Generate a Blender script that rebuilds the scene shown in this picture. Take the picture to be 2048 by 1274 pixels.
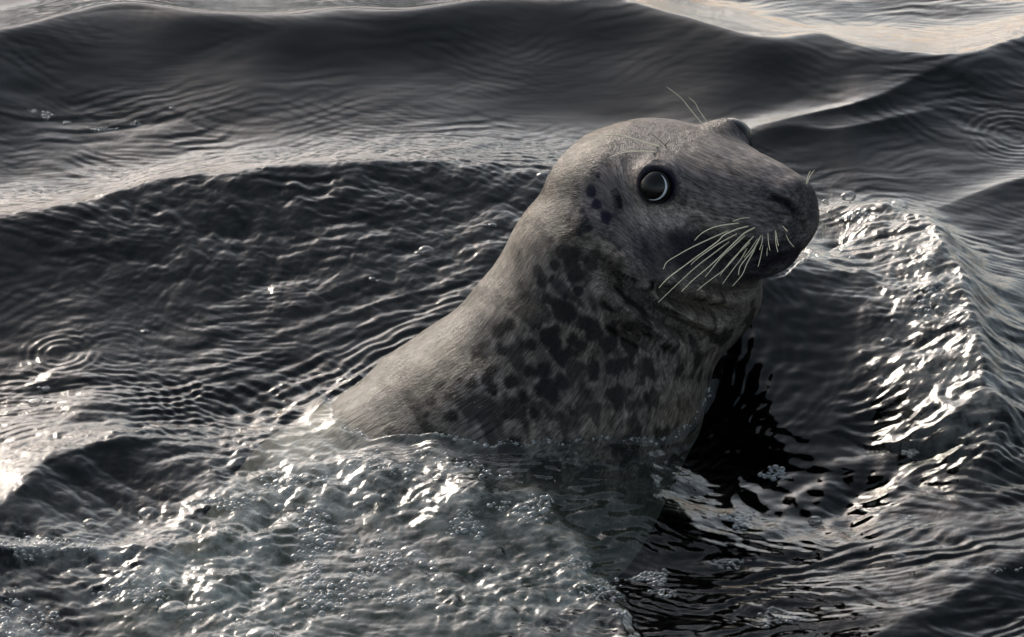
import bpy, math, random
import numpy as np
from mathutils import Vector

# ------------------------------------------------------------------ camera, sky, sun, exposure
SC = bpy.context.scene
for o in list(bpy.data.objects):
    bpy.data.objects.remove(o)
COL = SC.collection
TH = math.radians(27.0)          # camera looks down on the water by this angle
DIST, FRAME = 7.0, 1.19          # metres to the scene centre, picture width there
PXM = FRAME / 2048.0             # metres per photo pixel at the scene centre
ct, st = math.cos(TH), math.sin(TH)
cam = bpy.data.cameras.new('camera'); camo = bpy.data.objects.new('camera', cam); COL.objects.link(camo)
camo.location = (0, -DIST * ct, DIST * st); camo.rotation_euler = (math.pi / 2 - TH, 0, 0)
cam.sensor_width = 36.0; cam.lens = 36.0 * DIST / FRAME
cam.clip_start = 0.1; cam.clip_end = 8000
SC.camera = camo

SUN_EL, SUN_AZ = math.radians(25.0), math.radians(-28.0)   # azimuth from +Y (view axis), negative = left
wd = bpy.data.worlds.new('World'); SC.world = wd; wd.use_nodes = True
nt = wd.node_tree; nt.nodes.clear()
sky = nt.nodes.new('ShaderNodeTexSky'); sky.sky_type = 'NISHITA'; sky.sun_disc = False
sky.sun_elevation = SUN_EL; sky.sun_rotation = SUN_AZ
sky.altitude = 0; sky.air_density = 1.0; sky.dust_density = 2.6; sky.ozone_density = 1.0
hsv = nt.nodes.new('ShaderNodeHueSaturation'); hsv.inputs['Saturation'].default_value = 0.60; hsv.inputs['Hue'].default_value = 0.480
bg = nt.nodes.new('ShaderNodeBackground'); bg.inputs['Strength'].default_value = 0.14
wo = nt.nodes.new('ShaderNodeOutputWorld')
nt.links.new(sky.outputs[0], hsv.inputs['Color']); nt.links.new(hsv.outputs[0], bg.inputs['Color']); nt.links.new(bg.outputs[0], wo.inputs[0])
sl = bpy.data.lights.new('sun', 'SUN'); sl.energy = 1.5; sl.angle = math.radians(20.0); sl.color = (1.0, 0.93, 0.78)
so = bpy.data.objects.new('sun', sl); COL.objects.link(so)
sdir = Vector((math.sin(SUN_AZ) * math.cos(SUN_EL), math.cos(SUN_AZ) * math.cos(SUN_EL), math.sin(SUN_EL)))
so.rotation_euler = sdir.to_track_quat('Z', 'Y').to_euler(); so.location = sdir * 5
SC.view_settings.view_transform = 'Standard'; SC.view_settings.look = 'None'
SC.view_settings.exposure = 0.85; SC.view_settings.gamma = 1.0
SC.cycles.use_denoising = True
SC.cycles.max_bounces = 8; SC.cycles.transparent_max_bounces = 24; SC.cycles.volume_bounces = 1
SC.cycles.caustics_reflective = False; SC.cycles.caustics_refractive = False

# ------------------------------------------------------------------ helpers
CAM = np.array([0, -DIST * ct, DIST * st]); CU = np.array([0, st, ct]); CD = np.array([0, ct, -st])
def ray(u, v):
    d = np.array([(u - 1024) * PXM, 0, 0]) + CU * ((637 - v) * PXM) + CD * DIST
    return d / np.linalg.norm(d)
def at_z(u, v, z=0.0):
    d = ray(u, v); t = (z - CAM[2]) / d[2]; return CAM + d * t
def at_y(u, v, y):
    d = ray(u, v); t = (y - CAM[1]) / d[1]; return CAM + d * t
def to_px(P):
    q = P - CAM; dep = q @ CD
    return 1024 + q[..., 0] / dep * DIST / PXM, 637 - (q @ CU) / dep * DIST / PXM

_r = np.random.RandomState(7)
_perm = _r.permutation(256).astype(np.int32); _perm = np.concatenate([_perm, _perm, _perm])
_ang = _r.rand(256) * 2 * np.pi; _gx, _gy = np.cos(_ang).astype(np.float32), np.sin(_ang).astype(np.float32)
def noise2(x, y, seed=0):
    x = np.asarray(x, np.float32) + np.float32(seed * 17.31); y = np.asarray(y, np.float32) + np.float32(seed * 9.77)
    xi = np.floor(x); yi = np.floor(y); fx = x - xi; fy = y - yi
    xi = xi.astype(np.int32) & 255; yi = yi.astype(np.int32) & 255
    def g(ix, iy, dx, dy):
        h = _perm[_perm[ix] + iy]; return _gx[h] * dx + _gy[h] * dy
    a = g(xi, yi, fx, fy); b = g((xi + 1) & 255, yi, fx - 1, fy)
    c = g(xi, (yi + 1) & 255, fx, fy - 1); d = g((xi + 1) & 255, (yi + 1) & 255, fx - 1, fy - 1)
    u = fx * fx * fx * (fx * (fx * 6 - 15) + 10); v = fy * fy * fy * (fy * (fy * 6 - 15) + 10)
    return ((a + (b - a) * u) * (1 - v) + (c + (d - c) * u) * v) * 1.4
def smooth(a, b, x):
    t = np.clip((x - a) / (b - a), 0, 1); return t * t * (3 - 2 * t)

def mesh_obj(name, verts, faces, mat, parent=None, smooth_shade=True):
    me = bpy.data.meshes.new(name)
    if isinstance(faces, np.ndarray):
        n, k = faces.shape
        me.vertices.add(len(verts)); me.vertices.foreach_set('co', np.asarray(verts, np.float32).ravel())
        me.loops.add(n * k); me.loops.foreach_set('vertex_index', faces.astype(np.int32).ravel())
        me.polygons.add(n); me.polygons.foreach_set('loop_start', np.arange(0, n * k, k, dtype=np.int32))
        me.update(calc_edges=True)
    else:
        me.from_pydata([tuple(p) for p in verts], [], faces)
    if smooth_shade:
        me.polygons.foreach_set('use_smooth', np.ones(len(me.polygons), bool))
    me.materials.append(mat); me.update()
    o = bpy.data.objects.new(name, me); COL.objects.link(o); o.parent = parent
    return o
def tag(o, label=None, cat=None, group=None, kind=None):
    if label: o['label'] = label
    if cat: o['category'] = cat
    if group: o['group'] = group
    if kind: o['kind'] = kind
    return o
def newmat(name):
    m = bpy.data.materials.new(name); m.use_nodes = True; m.node_tree.nodes.clear()
    return m, m.node_tree, lambda t: m.node_tree.nodes.new(t)

# ------------------------------------------------------------------ materials
def water_material():
    m, t, N = newmat('sea_water'); L = t.links.new
    out = N('ShaderNodeOutputMaterial'); mix = N('ShaderNodeMixShader')
    tr = N('ShaderNodeBsdfTransparent'); tr.inputs[0].default_value = (.93, .95, .94, 1)
    gl = N('ShaderNodeBsdfGlossy'); gl.inputs['Roughness'].default_value = 0.045; gl.inputs['Color'].default_value = (1, 1, 1, 1)
    geo = N('ShaderNodeNewGeometry'); mp = N('ShaderNodeMapping'); mp.inputs['Scale'].default_value = (1, .8, 1)
    L(geo.outputs['Position'], mp.inputs['Vector'])
    n1 = N('ShaderNodeTexNoise'); n1.inputs['Scale'].default_value = 110; n1.inputs['Detail'].default_value = 3
    L(mp.outputs[0], n1.inputs['Vector'])
    at = N('ShaderNodeAttribute'); at.attribute_name = 'rough_water'
    bp = N('ShaderNodeBump'); bp.inputs['Distance'].default_value = 0.0011; L(n1.outputs[0], bp.inputs['Height'])
    L(at.outputs['Fac'], bp.inputs['Strength'])
    rg = N('ShaderNodeMath'); rg.operation = 'MULTIPLY_ADD'; rg.inputs[1].default_value = .07; rg.inputs[2].default_value = .04; L(at.outputs['Fac'], rg.inputs[0]); L(rg.outputs[0], gl.inputs['Roughness'])
    L(bp.outputs[0], gl.inputs['Normal'])
    # reflectance by angle, the same from above and below so that daylight also reaches what lies under the surface
    dt = N('ShaderNodeVectorMath'); dt.operation = 'DOT_PRODUCT'; L(bp.outputs[0], dt.inputs[0]); L(geo.outputs['Incoming'], dt.inputs[1])
    ab = N('ShaderNodeMath'); ab.operation = 'ABSOLUTE'; L(dt.outputs['Value'], ab.inputs[0])
    om = N('ShaderNodeMath'); om.operation = 'SUBTRACT'; om.inputs[0].default_value = 1.0; om.use_clamp = True; L(ab.outputs[0], om.inputs[1])
    p5 = N('ShaderNodeMath'); p5.operation = 'POWER'; p5.inputs[1].default_value = 5.0; L(om.outputs[0], p5.inputs[0])
    fr = N('ShaderNodeMath'); fr.operation = 'MULTIPLY_ADD'; fr.inputs[1].default_value = .98; fr.inputs[2].default_value = .02; L(p5.outputs[0], fr.inputs[0])
    ae = N('ShaderNodeAttribute'); ae.attribute_name = 'aeration'
    n2 = N('ShaderNodeTexNoise'); n2.inputs['Scale'].default_value = 26; n2.inputs['Detail'].default_value = 9; n2.inputs['Roughness'].default_value = .72; L(geo.outputs['Position'], n2.inputs['Vector'])
    mr = N('ShaderNodeMapRange'); mr.inputs['From Min'].default_value = .42; mr.inputs['From Max'].default_value = .74; L(n2.outputs[0], mr.inputs[0])
    mu = N('ShaderNodeMath'); mu.operation = 'MULTIPLY'; L(ae.outputs['Fac'], mu.inputs[0]); L(mr.outputs[0], mu.inputs[1])
    df = N('ShaderNodeBsdfDiffuse'); df.inputs[0].default_value = (.46, .46, .44, 1); L(bp.outputs[0], df.inputs['Normal'])
    m2 = N('ShaderNodeMixShader'); L(mu.outputs[0], m2.inputs[0]); L(tr.outputs[0], m2.inputs[1]); L(df.outputs[0], m2.inputs[2])
    L(fr.outputs[0], mix.inputs[0]); L(m2.outputs[0], mix.inputs[1]); L(gl.outputs[0], mix.inputs[2]); L(mix.outputs[0], out.inputs['Surface'])
    vol = N('ShaderNodeVolumePrincipled'); vol.inputs['Color'].default_value = (.055, .068, .058, 1); vol.inputs['Density'].default_value = 4.5
    vol.inputs['Absorption Color'].default_value = (.1, .12, .11, 1)
    L(vol.outputs[0], out.inputs['Volume'])
    return m
def bubble_material(name='foam_film', edge=.6, base=.13):
    m, t, N = newmat(name); L = t.links.new
    out = N('ShaderNodeOutputMaterial'); mix = N('ShaderNodeMixShader'); lw = N('ShaderNodeLayerWeight'); lw.inputs['Blend'].default_value = .35
    tr = N('ShaderNodeBsdfTransparent'); gl = N('ShaderNodeBsdfGlossy'); gl.inputs['Roughness'].default_value = .05
    rp = N('ShaderNodeMapRange'); rp.inputs['To Min'].default_value = .01; rp.inputs['To Max'].default_value = .65
    lf = N('ShaderNodeLayerWeight'); lf.inputs['Blend'].default_value = .5; pw = N('ShaderNodeMath'); pw.operation = 'POWER'; pw.inputs[1].default_value = 3.0; L(lf.outputs['Facing'], pw.inputs[0])
    p2 = N('ShaderNodeMath'); p2.operation = 'MULTIPLY_ADD'; p2.inputs[1].default_value = edge; p2.inputs[2].default_value = base; L(pw.outputs[0], p2.inputs[0])
    df = N('ShaderNodeBsdfDiffuse'); df.inputs[0].default_value = (.75, .77, .78, 1); tr0 = tr; m0 = N('ShaderNodeMixShader'); L(p2.outputs[0], m0.inputs[0]); L(tr0.outputs[0], m0.inputs[1]); L(df.outputs[0], m0.inputs[2]); tr = m0
    L(lw.outputs['Fresnel'], rp.inputs[0]); L(rp.outputs[0], mix.inputs[0]); L(tr.outputs[0], mix.inputs[1]); L(gl.outputs[0], mix.inputs[2]); L(mix.outputs[0], out.inputs['Surface'])
    return m
def fur_material():
    m, t, N = newmat('wet_seal_fur'); L = t.links.new
    out = N('ShaderNodeOutputMaterial'); pb = N('ShaderNodeBsdfPrincipled'); L(pb.outputs[0], out.inputs['Surface'])
    at = N('ShaderNodeAttribute'); at.attribute_name = 'pigment'
    tc = N('ShaderNodeTexCoord')
    sp = N('ShaderNodeAttribute'); sp.attribute_name = 'flow'            # fur coordinates, stretched along the hair lie
    n1 = N('ShaderNodeTexNoise'); n1.inputs['Scale'].default_value = 1.0; n1.inputs['Detail'].default_value = 4; L(sp.outputs['Vector'], n1.inputs['Vector'])
    mr = N('ShaderNodeMapRange'); mr.inputs['From Min'].default_value = .28; mr.inputs['From Max'].default_value = .72
    mr.inputs['To Min'].default_value = .22; mr.inputs['To Max'].default_value = 1.8; L(n1.outputs[0], mr.inputs[0])
    mx = N('ShaderNodeVectorMath'); mx.operation = 'SCALE'; L(at.outputs['Color'], mx.inputs[0]); L(mr.outputs[0], mx.inputs['Scale'])
    n3 = N('ShaderNodeTexNoise'); n3.inputs['Scale'].default_value = .30; n3.inputs['Detail'].default_value = 2; L(sp.outputs['Vector'], n3.inputs['Vector'])
    m3 = N('ShaderNodeMapRange'); m3.inputs['From Min'].default_value = .3; m3.inputs['From Max'].default_value = .7; m3.inputs['To Min'].default_value = .6; m3.inputs['To Max'].default_value = 1.35; L(n3.outputs[0], m3.inputs[0])
    mx2 = N('ShaderNodeVectorMath'); mx2.operation = 'SCALE'; L(mx.outputs[0], mx2.inputs[0]); L(m3.outputs[0], mx2.inputs['Scale']); L(mx2.outputs[0], pb.inputs['Base Color'])
    pb.inputs['Roughness'].default_value = .45; pb.inputs['Specular IOR Level'].default_value = .05
    pb.inputs['Coat Weight'].default_value = .14; pb.inputs['Coat Roughness'].default_value = .13
    n2 = N('ShaderNodeTexNoise'); n2.inputs['Scale'].default_value = 1.6; n2.inputs['Detail'].default_value = 4; L(sp.outputs['Vector'], n2.inputs['Vector'])
    bp = N('ShaderNodeBump'); bp.inputs['Distance'].default_value = .0016; bp.inputs['Strength'].default_value = .6; ad = N('ShaderNodeMath'); ad.operation = 'MULTIPLY_ADD'; ad.inputs[1].default_value = 1.0; L(n3.outputs[0], ad.inputs[0]); L(n2.outputs[0], ad.inputs[2]); L(ad.outputs[0], bp.inputs['Height'])
    L(bp.outputs[0], pb.inputs['Normal']); L(bp.outputs[0], pb.inputs['Coat Normal'])
    return m
def simple(name, col, rough=.5, coat=0., spec=.5):
    m, t, N = newmat(name)
    out = N('ShaderNodeOutputMaterial'); pb = N('ShaderNodeBsdfPrincipled'); t.links.new(pb.outputs[0], out.inputs['Surface'])
    n = N('ShaderNodeTexNoise'); n.inputs['Scale'].default_value = 180; mr = N('ShaderNodeMapRange'); mr.inputs['To Min'].default_value = .8; mr.inputs['To Max'].default_value = 1.2
    sc = N('ShaderNodeVectorMath'); sc.operation = 'SCALE'; sc.inputs[0].default_value = col[:3]
    t.links.new(n.outputs[0], mr.inputs[0]); t.links.new(mr.outputs[0], sc.inputs['Scale']); t.links.new(sc.outputs[0], pb.inputs['Base Color'])
    pb.inputs['Roughness'].default_value = rough; pb.inputs['Coat Weight'].default_value = coat; pb.inputs['Coat Roughness'].default_value = .03
    pb.inputs['Specular IOR Level'].default_value = spec
    return m
def hair_material():
    m, t, N = newmat('guard_hair'); L = t.links.new
    out = N('ShaderNodeOutputMaterial'); pb = N('ShaderNodeBsdfPrincipled'); L(pb.outputs[0], out.inputs['Surface'])
    at = N('ShaderNodeAttribute'); at.attribute_name = 'pigment'
    sp = N('ShaderNodeAttribute'); sp.attribute_name = 'flow'; n3 = N('ShaderNodeTexNoise'); n3.inputs['Scale'].default_value = .30; n3.inputs['Detail'].default_value = 2; L(sp.outputs['Vector'], n3.inputs['Vector'])
    m3 = N('ShaderNodeMapRange'); m3.inputs['From Min'].default_value = .3; m3.inputs['From Max'].default_value = .7; m3.inputs['To Min'].default_value = .55; m3.inputs['To Max'].default_value = 1.4; L(n3.outputs[0], m3.inputs[0])
    mx = N('ShaderNodeVectorMath'); mx.operation = 'SCALE'; L(at.outputs['Color'], mx.inputs[0]); L(m3.outputs[0], mx.inputs['Scale']); L(mx.outputs[0], pb.inputs['Base Color'])
    pb.inputs['Roughness'].default_value = .3; pb.inputs['Specular IOR Level'].default_value = .12
    return m
M_WATER, M_BUBBLE, M_FUR, M_HAIR = water_material(), bubble_material(), fur_material(), hair_material()
M_EYE = simple('dark_eye', (.005, .004, .004), .04, 0., .22)
M_SCLERA = simple('eye_white', (.42, .42, .46), .3, .3)
M_WHISK = simple('pale_whisker', (.62, .55, .39), .35)
M_WHISKD = simple('brown_whisker', (.16, .11, .07), .4)

# ------------------------------------------------------------------ water surface
def seg_field(X, Y, pts):
    """distance to a polyline, side (+1 = right of its direction), position along it 0..1"""
    P = np.asarray(pts, np.float32); seg = P[1:] - P[:-1]; ln = np.hypot(seg[:, 0], seg[:, 1]); cum = np.concatenate([[0], np.cumsum(ln)])
    best = np.full(X.shape, 1e9, np.float32); side = np.ones(X.shape, np.float32); al = np.zeros(X.shape, np.float32)
    for i in range(len(seg)):
        dx = X - P[i, 0]; dy = Y - P[i, 1]; sx, sy = seg[i]
        t = np.clip((dx * sx + dy * sy) / (ln[i] ** 2 + 1e-12), 0, 1)
        ex = dx - t * sx; ey = dy - t * sy; d = np.hypot(ex, ey); w = d < best - 1e-7
        best = np.where(w, d, best); side = np.where(w, np.where(sx * ey - sy * ex > 0, -1, 1), side); al = np.where(w, (cum[i] + t * ln[i]) / cum[-1], al)
    return best, side, al
def spline(pts, n=8):
    P = np.asarray(pts, float); out = []
    for i in range(len(P) - 1):
        p0 = P[max(i - 1, 0)]; p1 = P[i]; p2 = P[i + 1]; p3 = P[min(i + 2, len(P) - 1)]
        for k in range(n):
            t = k / n
            out.append(.5 * ((2 * p1) + (-p0 + p2) * t + (2 * p0 - 5 * p1 + 4 * p2 - p3) * t * t + (-p0 + 3 * p1 - 3 * p2 + p3) * t ** 3))
    out.append(P[-1]); return np.array(out)
# crests, left to right in the photograph: points (u, v), height, front length, back length, sharpness, amplitude along
CRESTS = [
 ([(-500,160),(-200,130),(0,92),(130,45),(280,24),(450,47),(620,42),(800,32),(960,8),(1100,2),(1240,2),(1370,34),(1500,78),(1640,72),(1720,95),(1880,105),(2048,55),(2300,0),(2700,-50)], .085, .24, .15, [.9,1,1,1,1,1,1,1,.95,.8,.7,.7,.7]),
 ([(-500,540),(-250,500),(0,463),(190,442),(330,408),(500,386),(700,364),(900,345),(1110,330),(1300,325),(1500,330),(1700,340)], .062, .20, .11, [.7,.8,.9,1,1,1,.9,.7,.45,.25,.1,0]),
 ([(-350,1130),(-150,1070),(0,1000),(130,905),(250,856),(330,862),(400,892),(440,960),(480,1000)], .050, .085, .15, [.0,.6,.9,1,1,.9,.6,.2,0]),
 ([(1380,345),(1500,312),(1620,297),(1750,255),(1868,208)], .012, .03, .035, [0,.6,1,1,1,0]),
 ([(1420,335),(1560,312),(1700,312),(1790,290),(1880,268)], .012, .05, .03, [0,.7,.8,1,1,0]),
 ([(1850,450),(1950,400),(2048,375),(2300,330)], .014, .06, .04, [0,.7,1,1,0]),
 ([(1640,1330),(1700,1268),(1790,1205),(1900,1165),(2048,1112),(2250,1060),(2500,1000)], .022, .05, .12, [0,1,1,1,1,1,0]),
 ([(-300,1200),(0,1130),(150,1110),(330,1100),(480,1075)], .014, .04, .05, [0,1,1,1,.6,0]),
 ([(-100,1260),(80,1190),(230,1165),(330,1175)], .012, .05, .05, [0,1,1,0]),
]
def ellip(U, V, cu, cv, ru, rv, soft=.6, rot=0.0):
    c, s_ = math.cos(rot), math.sin(rot); a = (U - cu); b = (V - cv)
    d = np.sqrt(((a * c + b * s_) / ru) ** 2 + ((-a * s_ + b * c) / rv) ** 2)
    return 1 - smooth(1 - soft * .5, 1 + soft, d)
BOW = [(1480,400),(1540,388),(1595,380),(1650,384),(1720,388),(1800,410),(1870,470),(1915,560),(1950,650),(1975,740),(1985,815),(1960,850),(1880,880)]
MOUND = [(560,880),(640,850),(760,850),(830,900),(930,842),(1060,830),(1200,835),(1300,800)]
def height(x, y):
    x = np.asarray(x, np.float32); y = np.asarray(y, np.float32)
    P = np.stack([x, y, np.zeros_like(x)], -1).astype(np.float64)
    yl = np.clip(y, -3, 5)                                # photo coordinates of the water plane here
    dep = DIST + yl * ct; U = 1024 + np.clip(x, -4, 4) / dep * DIST / PXM; V = 637 - yl * st / dep * DIST / PXM
    far = np.exp(-np.maximum(np.hypot(x, y - .1) - 1.3, 0) / 1.5).astype(np.float32)
    # broad swell
    z = .012 * np.sin(2 * np.pi * (y * .9 + x * .22) / 1.35 + 1.0) * far + .03 * noise2(x * .35, y * .5, 3) * (1 - far)
    wx = x + .02 * noise2(x * 7, y * 7, 11); wy = y + .02 * noise2(x * 7, y * 7, 12)
    for pts, A, Lf, Lb, prof in CRESTS:
        W = np.array([at_z(u, v, A * .8)[:2] for u, v in spline(pts, 6)]); o_ = np.argsort(W[:, 0]); W = W[o_]
        yc = np.interp(wx, W[:, 0], W[:, 1]); sl_ = np.gradient(W[:, 1], W[:, 0]); cs = 1 / np.sqrt(1 + np.interp(wx, W[:, 0], np.convolve(np.pad(sl_, 4, 'edge'), np.ones(9) / 9, 'valid')) ** 2)
        _xs = np.linspace(W[0, 0] - .25, W[-1, 0] + .25, 400); _pr = np.interp(_xs, np.linspace(W[0, 0], W[-1, 0], len(prof)), prof); _k = np.hanning(int(400 * .16 / (_xs[-1] - _xs[0])) * 2 + 3); _pr = np.convolve(np.pad(_pr, len(_k) // 2, 'edge'), _k / _k.sum(), 'valid')
        a = np.interp(wx, _xs, _pr); a = a * 1.0 if prof[0] * 0 == 0 else a * smooth(W[0, 0] - .05, W[0, 0] + .03, wx) * (1 - smooth(W[-1, 0] - .03, W[-1, 0] + .05, wx))
        ys = np.interp(wx, W[:, 0], np.convolve(np.pad(W[:, 1], 12, 'edge'), np.hanning(27)[1:-1] / np.hanning(27).sum(), 'valid')); yc = ys + (yc - ys) * np.exp(-np.abs(ys - wy) / .05)
        d = (yc - wy) * (.4 * cs + .6 * cs.mean()); q = np.abs(d) / np.where(d > 0, Lf, Lb); e_ = .10
        q = np.sqrt(q * q + e_ * e_) - e_
        z = z + A * a * np.exp(-q - .35 * q * q) * far
        if A == .085: z = z + .30 * np.clip(wy - ys - .02, 0, .8) * smooth(1420, 1180, U) * (1 - smooth(2.2, 3.2, y))
    # bow ridge ahead of the seal: gentle inside, abrupt outside
    W = [at_z(u, v, .065)[:2] for u, v in spline(BOW, 4)]
    lx = x + .012 * noise2(x * 22, y * 22, 21); ly = y + .012 * noise2(x * 22, y * 22, 22)
    d, sd, al = seg_field(lx, ly, W)
    a = np.interp(al, [0, .12, .28, .5, .8, .93, 1], [.0, .25, .75, 1, .8, .3, 0])
    sg = smooth(-.03, .03, sd * d); z = z + .060 * a * np.exp(-(d / (.05 + .09 * sg)) ** 1.35)
    bow = np.exp(-(d / (.045 + .075 * sg)) ** 2) * a
    # water heaped against the near flank of the seal, and the dished pool in front of it
    z = z + .022 * ellip(U, V, 1190, 945, 290, 110, .9) + .008 * ellip(U, V, 640, 930, 180, 70, .9)
    wu = 55 * noise2(x * 14, y * 10, 17) + 25 * noise2(x * 40, y * 30, 18); pm = ellip(U + wu, V + wu * .6, 1520, 810, 215, 170, .9, .25); tp = np.maximum(y + .42, 0)
    z = z * (1 - pm) + pm * (-.040 + .17 * tp + .34 * tp * tp + .012 * noise2(x * 6, y * 4, 15) + .0012 * noise2(x * 40, y * 60, 16))
    z = z + .012 * ellip(U, V, 620, 1090, 420, 160, .9)
    # masks
    vl = np.interp(U, [-300, 0, 200, 420, 480, 600, 830, 960, 1080, 1160, 1230, 1300, 1330], [1085, 1075, 1065, 985, 915, 890, 908, 948, 1012, 1090, 1180, 1300, 1600])
    edge = V - vl - 20 + 38 * noise2(x * 16, y * 16, 51) + 16 * noise2(x * 45, y * 45, 52)
    spread = .38 + .62 * smooth(-.35, .35, noise2(x * 6.5 + 3, y * 5.5, 53))
    churn = smooth(-70, 75, edge) * spread * (1 - .5 * smooth(1200, 1330, V) * smooth(300, 900, U))
    froth = np.exp(-(np.maximum(edge - 14, 0) / 60) ** 2) * smooth(-40, 30, edge) * smooth(420, 600, U)
    z = z + .006 * froth * smooth(650, 900, U)
    churn2 = np.clip(ellip(U, V, 700, 510, 480, 130, .8, -.12) + .9 * ellip(U, V, 250, 960, 240, 90, .8, -.15), 0, 1)
    pool = ellip(U, V, 1530, 815, 150, 140, .5, .25)
    glass1 = np.clip(ellip(U, V, 1150, 170, 520, 150, .5) + ellip(U, V, 250, 150, 420, 100, .5) + ellip(U, V, 800, 90, 500, 70, .5), 0, 1)
    lr = ellip(U, V, 1700, 1080, 520, 260, .5)
    left = ellip(U, V, 250, 820, 420, 110, .6)
    calm = (1 - .88 * pool) * (1 - .6 * glass1)
    # wind ripples in several directions
    q = noise2(x * 4, y * 4, 31); env = .45 + .55 * smooth(-.35, .5, noise2(x * 5, y * 5, 32))
    r = 0
    for k, (lam, ang, am) in enumerate([(.060, .10, .0024), (.040, -.22, .0016), (.028, .30, .0011), (.020, -.05, .0008), (.014, .2, .00045), (.010, -.3, .00025)]):
        c, s_ = math.cos(ang), math.sin(ang)
        a = (x * c + y * s_) / lam; b = (-x * s_ + y * c) / lam
        n = noise2(a * .45 + q, b * 1.0, 40 + k)
        r = r + am * (n - .35 * np.abs(n))
    for k, (lam, ang, sl_) in enumerate([(.0085, .12, .08), (.013, -.45, .12), (.017, .5, .13), (.011, -.08, .09), (.026, .22, .14), (.021, -.6, .13)]):
        c, s_ = math.cos(ang), math.sin(ang); b = (-x * s_ + y * c)
        ph = 2 * np.pi * b / lam + 6 * noise2(x * 9, y * 11, 140 + k) + 2.2 * noise2(x * 27, y * 30, 160 + k)
        ev = smooth(.02, .5, noise2(x * 6.5, y * 9, 150 + k))
        r = r + sl_ * lam / 6.283 * 1.5 * ev * (np.sin(ph) + .25 * np.sin(2 * ph))
    amp = (.62 + 1.15 * lr + .9 * left + .35 * churn2 + .6 * bow + .8 * churn) * calm * env * far
    z = z + r * amp
    # churned, cauliflower-like lumps
    def billow(sc, sd):
        w1 = noise2(x * sc * .5, y * sc * .5, sd + 1) * .6
        return np.abs(noise2(x * sc + w1, y * sc * .8 + w1, sd)) 
    lump = .016 * billow(9, 61) + .009 * billow(19, 62) + .0048 * billow(38, 64) + .0030 * billow(75, 66) + .0015 * billow(140, 68)
    z = z + lump * (.68 * churn + .36 * churn2 * far + .72 * bow) * (1 - .9 * pool)
    z = z + bow * .0009 * np.sin(2 * np.pi * y / .021 + 6 * noise2(x * 12, y * 12, 69)) * (.4 + noise2(x * 25, y * 30, 70)) * (1 - pool)
    tail = 1 - ellip(U, V, 1150, 250, 1200, 330, .8)
    z = z + (.0035 * billow(26, 71) + .0020 * billow(52, 73)) * tail * (.35 * env) * calm * far
    # streaks running along the seal's back
    st_ = ellip(U, V, 760, 720, 330, 120, .8, -.45)
    c, s_ = math.cos(.6), math.sin(.6)
    z = z + st_ * .003 * noise2((x * c + y * s_) * 9, (-x * s_ + y * c) * 48, 81)
    # rings left by drops
    for cu, cv, R, am in ((122, 722, .042, .0004), (2030, 292, .06, .0003), (235, 715, .05, .00018)):
        c0 = at_z(cu, cv, .01); d = np.hypot(x - c0[0], y - c0[1])
        z = z + am * np.sin(2 * np.pi * d / .011) * np.exp(-((d - R * .7) / (R * .45)) ** 2)
    height.rough = np.clip(.25 + .5 * churn + .4 * bow + .3 * churn2 + .3 * lr + .3 * left - .1 * glass1, .02, 1) * (1 - .9 * pool) * (1 - .85 * glass1)
    height.aer = np.clip(.70 * churn + .30 * froth + .60 * bow + .04 * churn2, 0, 1) * (1 - pm)
    return z.astype(np.float32)
def axis(lo, hi, step, reach):
    core = np.arange(lo, hi + step * .5, step); ext = []; d = step; p = 0
    while p < reach:
        d *= 1.16; p += d; ext.append(p)
    ext = np.array(ext)
    return np.concatenate([(lo - ext)[::-1], core, hi + ext])
gx = axis(-.74, .74, .0019, 3000); gy = axis(-.98, 1.24, .0024, 3000)
GX, GY = np.meshgrid(gx, gy)
GZ = height(GX, GY); ROUGH = height.rough
nx, ny = len(gx), len(gy)
def water_z(x, y):
    i = np.clip(np.searchsorted(gx, x) - 1, 0, nx - 2); j = np.clip(np.searchsorted(gy, y) - 1, 0, ny - 2)
    tx = (x - gx[i]) / (gx[i + 1] - gx[i]); ty = (y - gy[j]) / (gy[j + 1] - gy[j])
    return (GZ[j, i] * (1 - tx) + GZ[j, i + 1] * tx) * (1 - ty) + (GZ[j + 1, i] * (1 - tx) + GZ[j + 1, i + 1] * tx) * ty
def water_hit(u, v):
    d = ray(u, v); t = np.linspace(6.0, 8.6, 1300); P = CAM + d * t[:, None]
    below = P[:, 2] < water_z(P[:, 0], P[:, 1]); k = int(np.argmax(below)) if below.any() else -1
    return P[k]

# ------------------------------------------------------------------ the seal: implicit body
HO = at_y(1392, 322, -.15)
HK = PXM * ((HO - CAM) @ CD) / DIST
def cam2world(x, y, z): return np.array([x, 0, 0]) + CU * y - CD * z
_F = cam2world(.761, -.179, .624); _F /= np.linalg.norm(_F)
_L = cam2world(.635, .404, -.659); _L -= _F * (_L @ _F); _L /= np.linalg.norm(_L)
_U = np.cross(_F, _L); _U = _U if _U[2] > 0 else -_U
HM = np.stack([_F, _L, _U])
def head_local(P): return (P - HO) @ HM.T / HK
def head_world(q): return HO + (np.asarray(q, float) @ HM) * HK
HF   = [-260, -180, -120, -60,   0,  60, 120, 180, 220, 246, 262, 270, 275]
TOP  = [  10,   26,   36,  42,  41,  36,  28,  17,   7,  -1, -12, -24, -46]
CEN  = [ -45,  -35,  -30, -25, -20, -32, -48, -60, -64, -62, -60, -58, -56]
WID  = [ 140,  148,  147, 141, 130, 110,  93,  80,  69,  58,  45,  33,  10]
BOT  = [-225, -235, -236,-234,-230,-226,-218,-200,-176,-148,-118, -95, -66]
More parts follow.
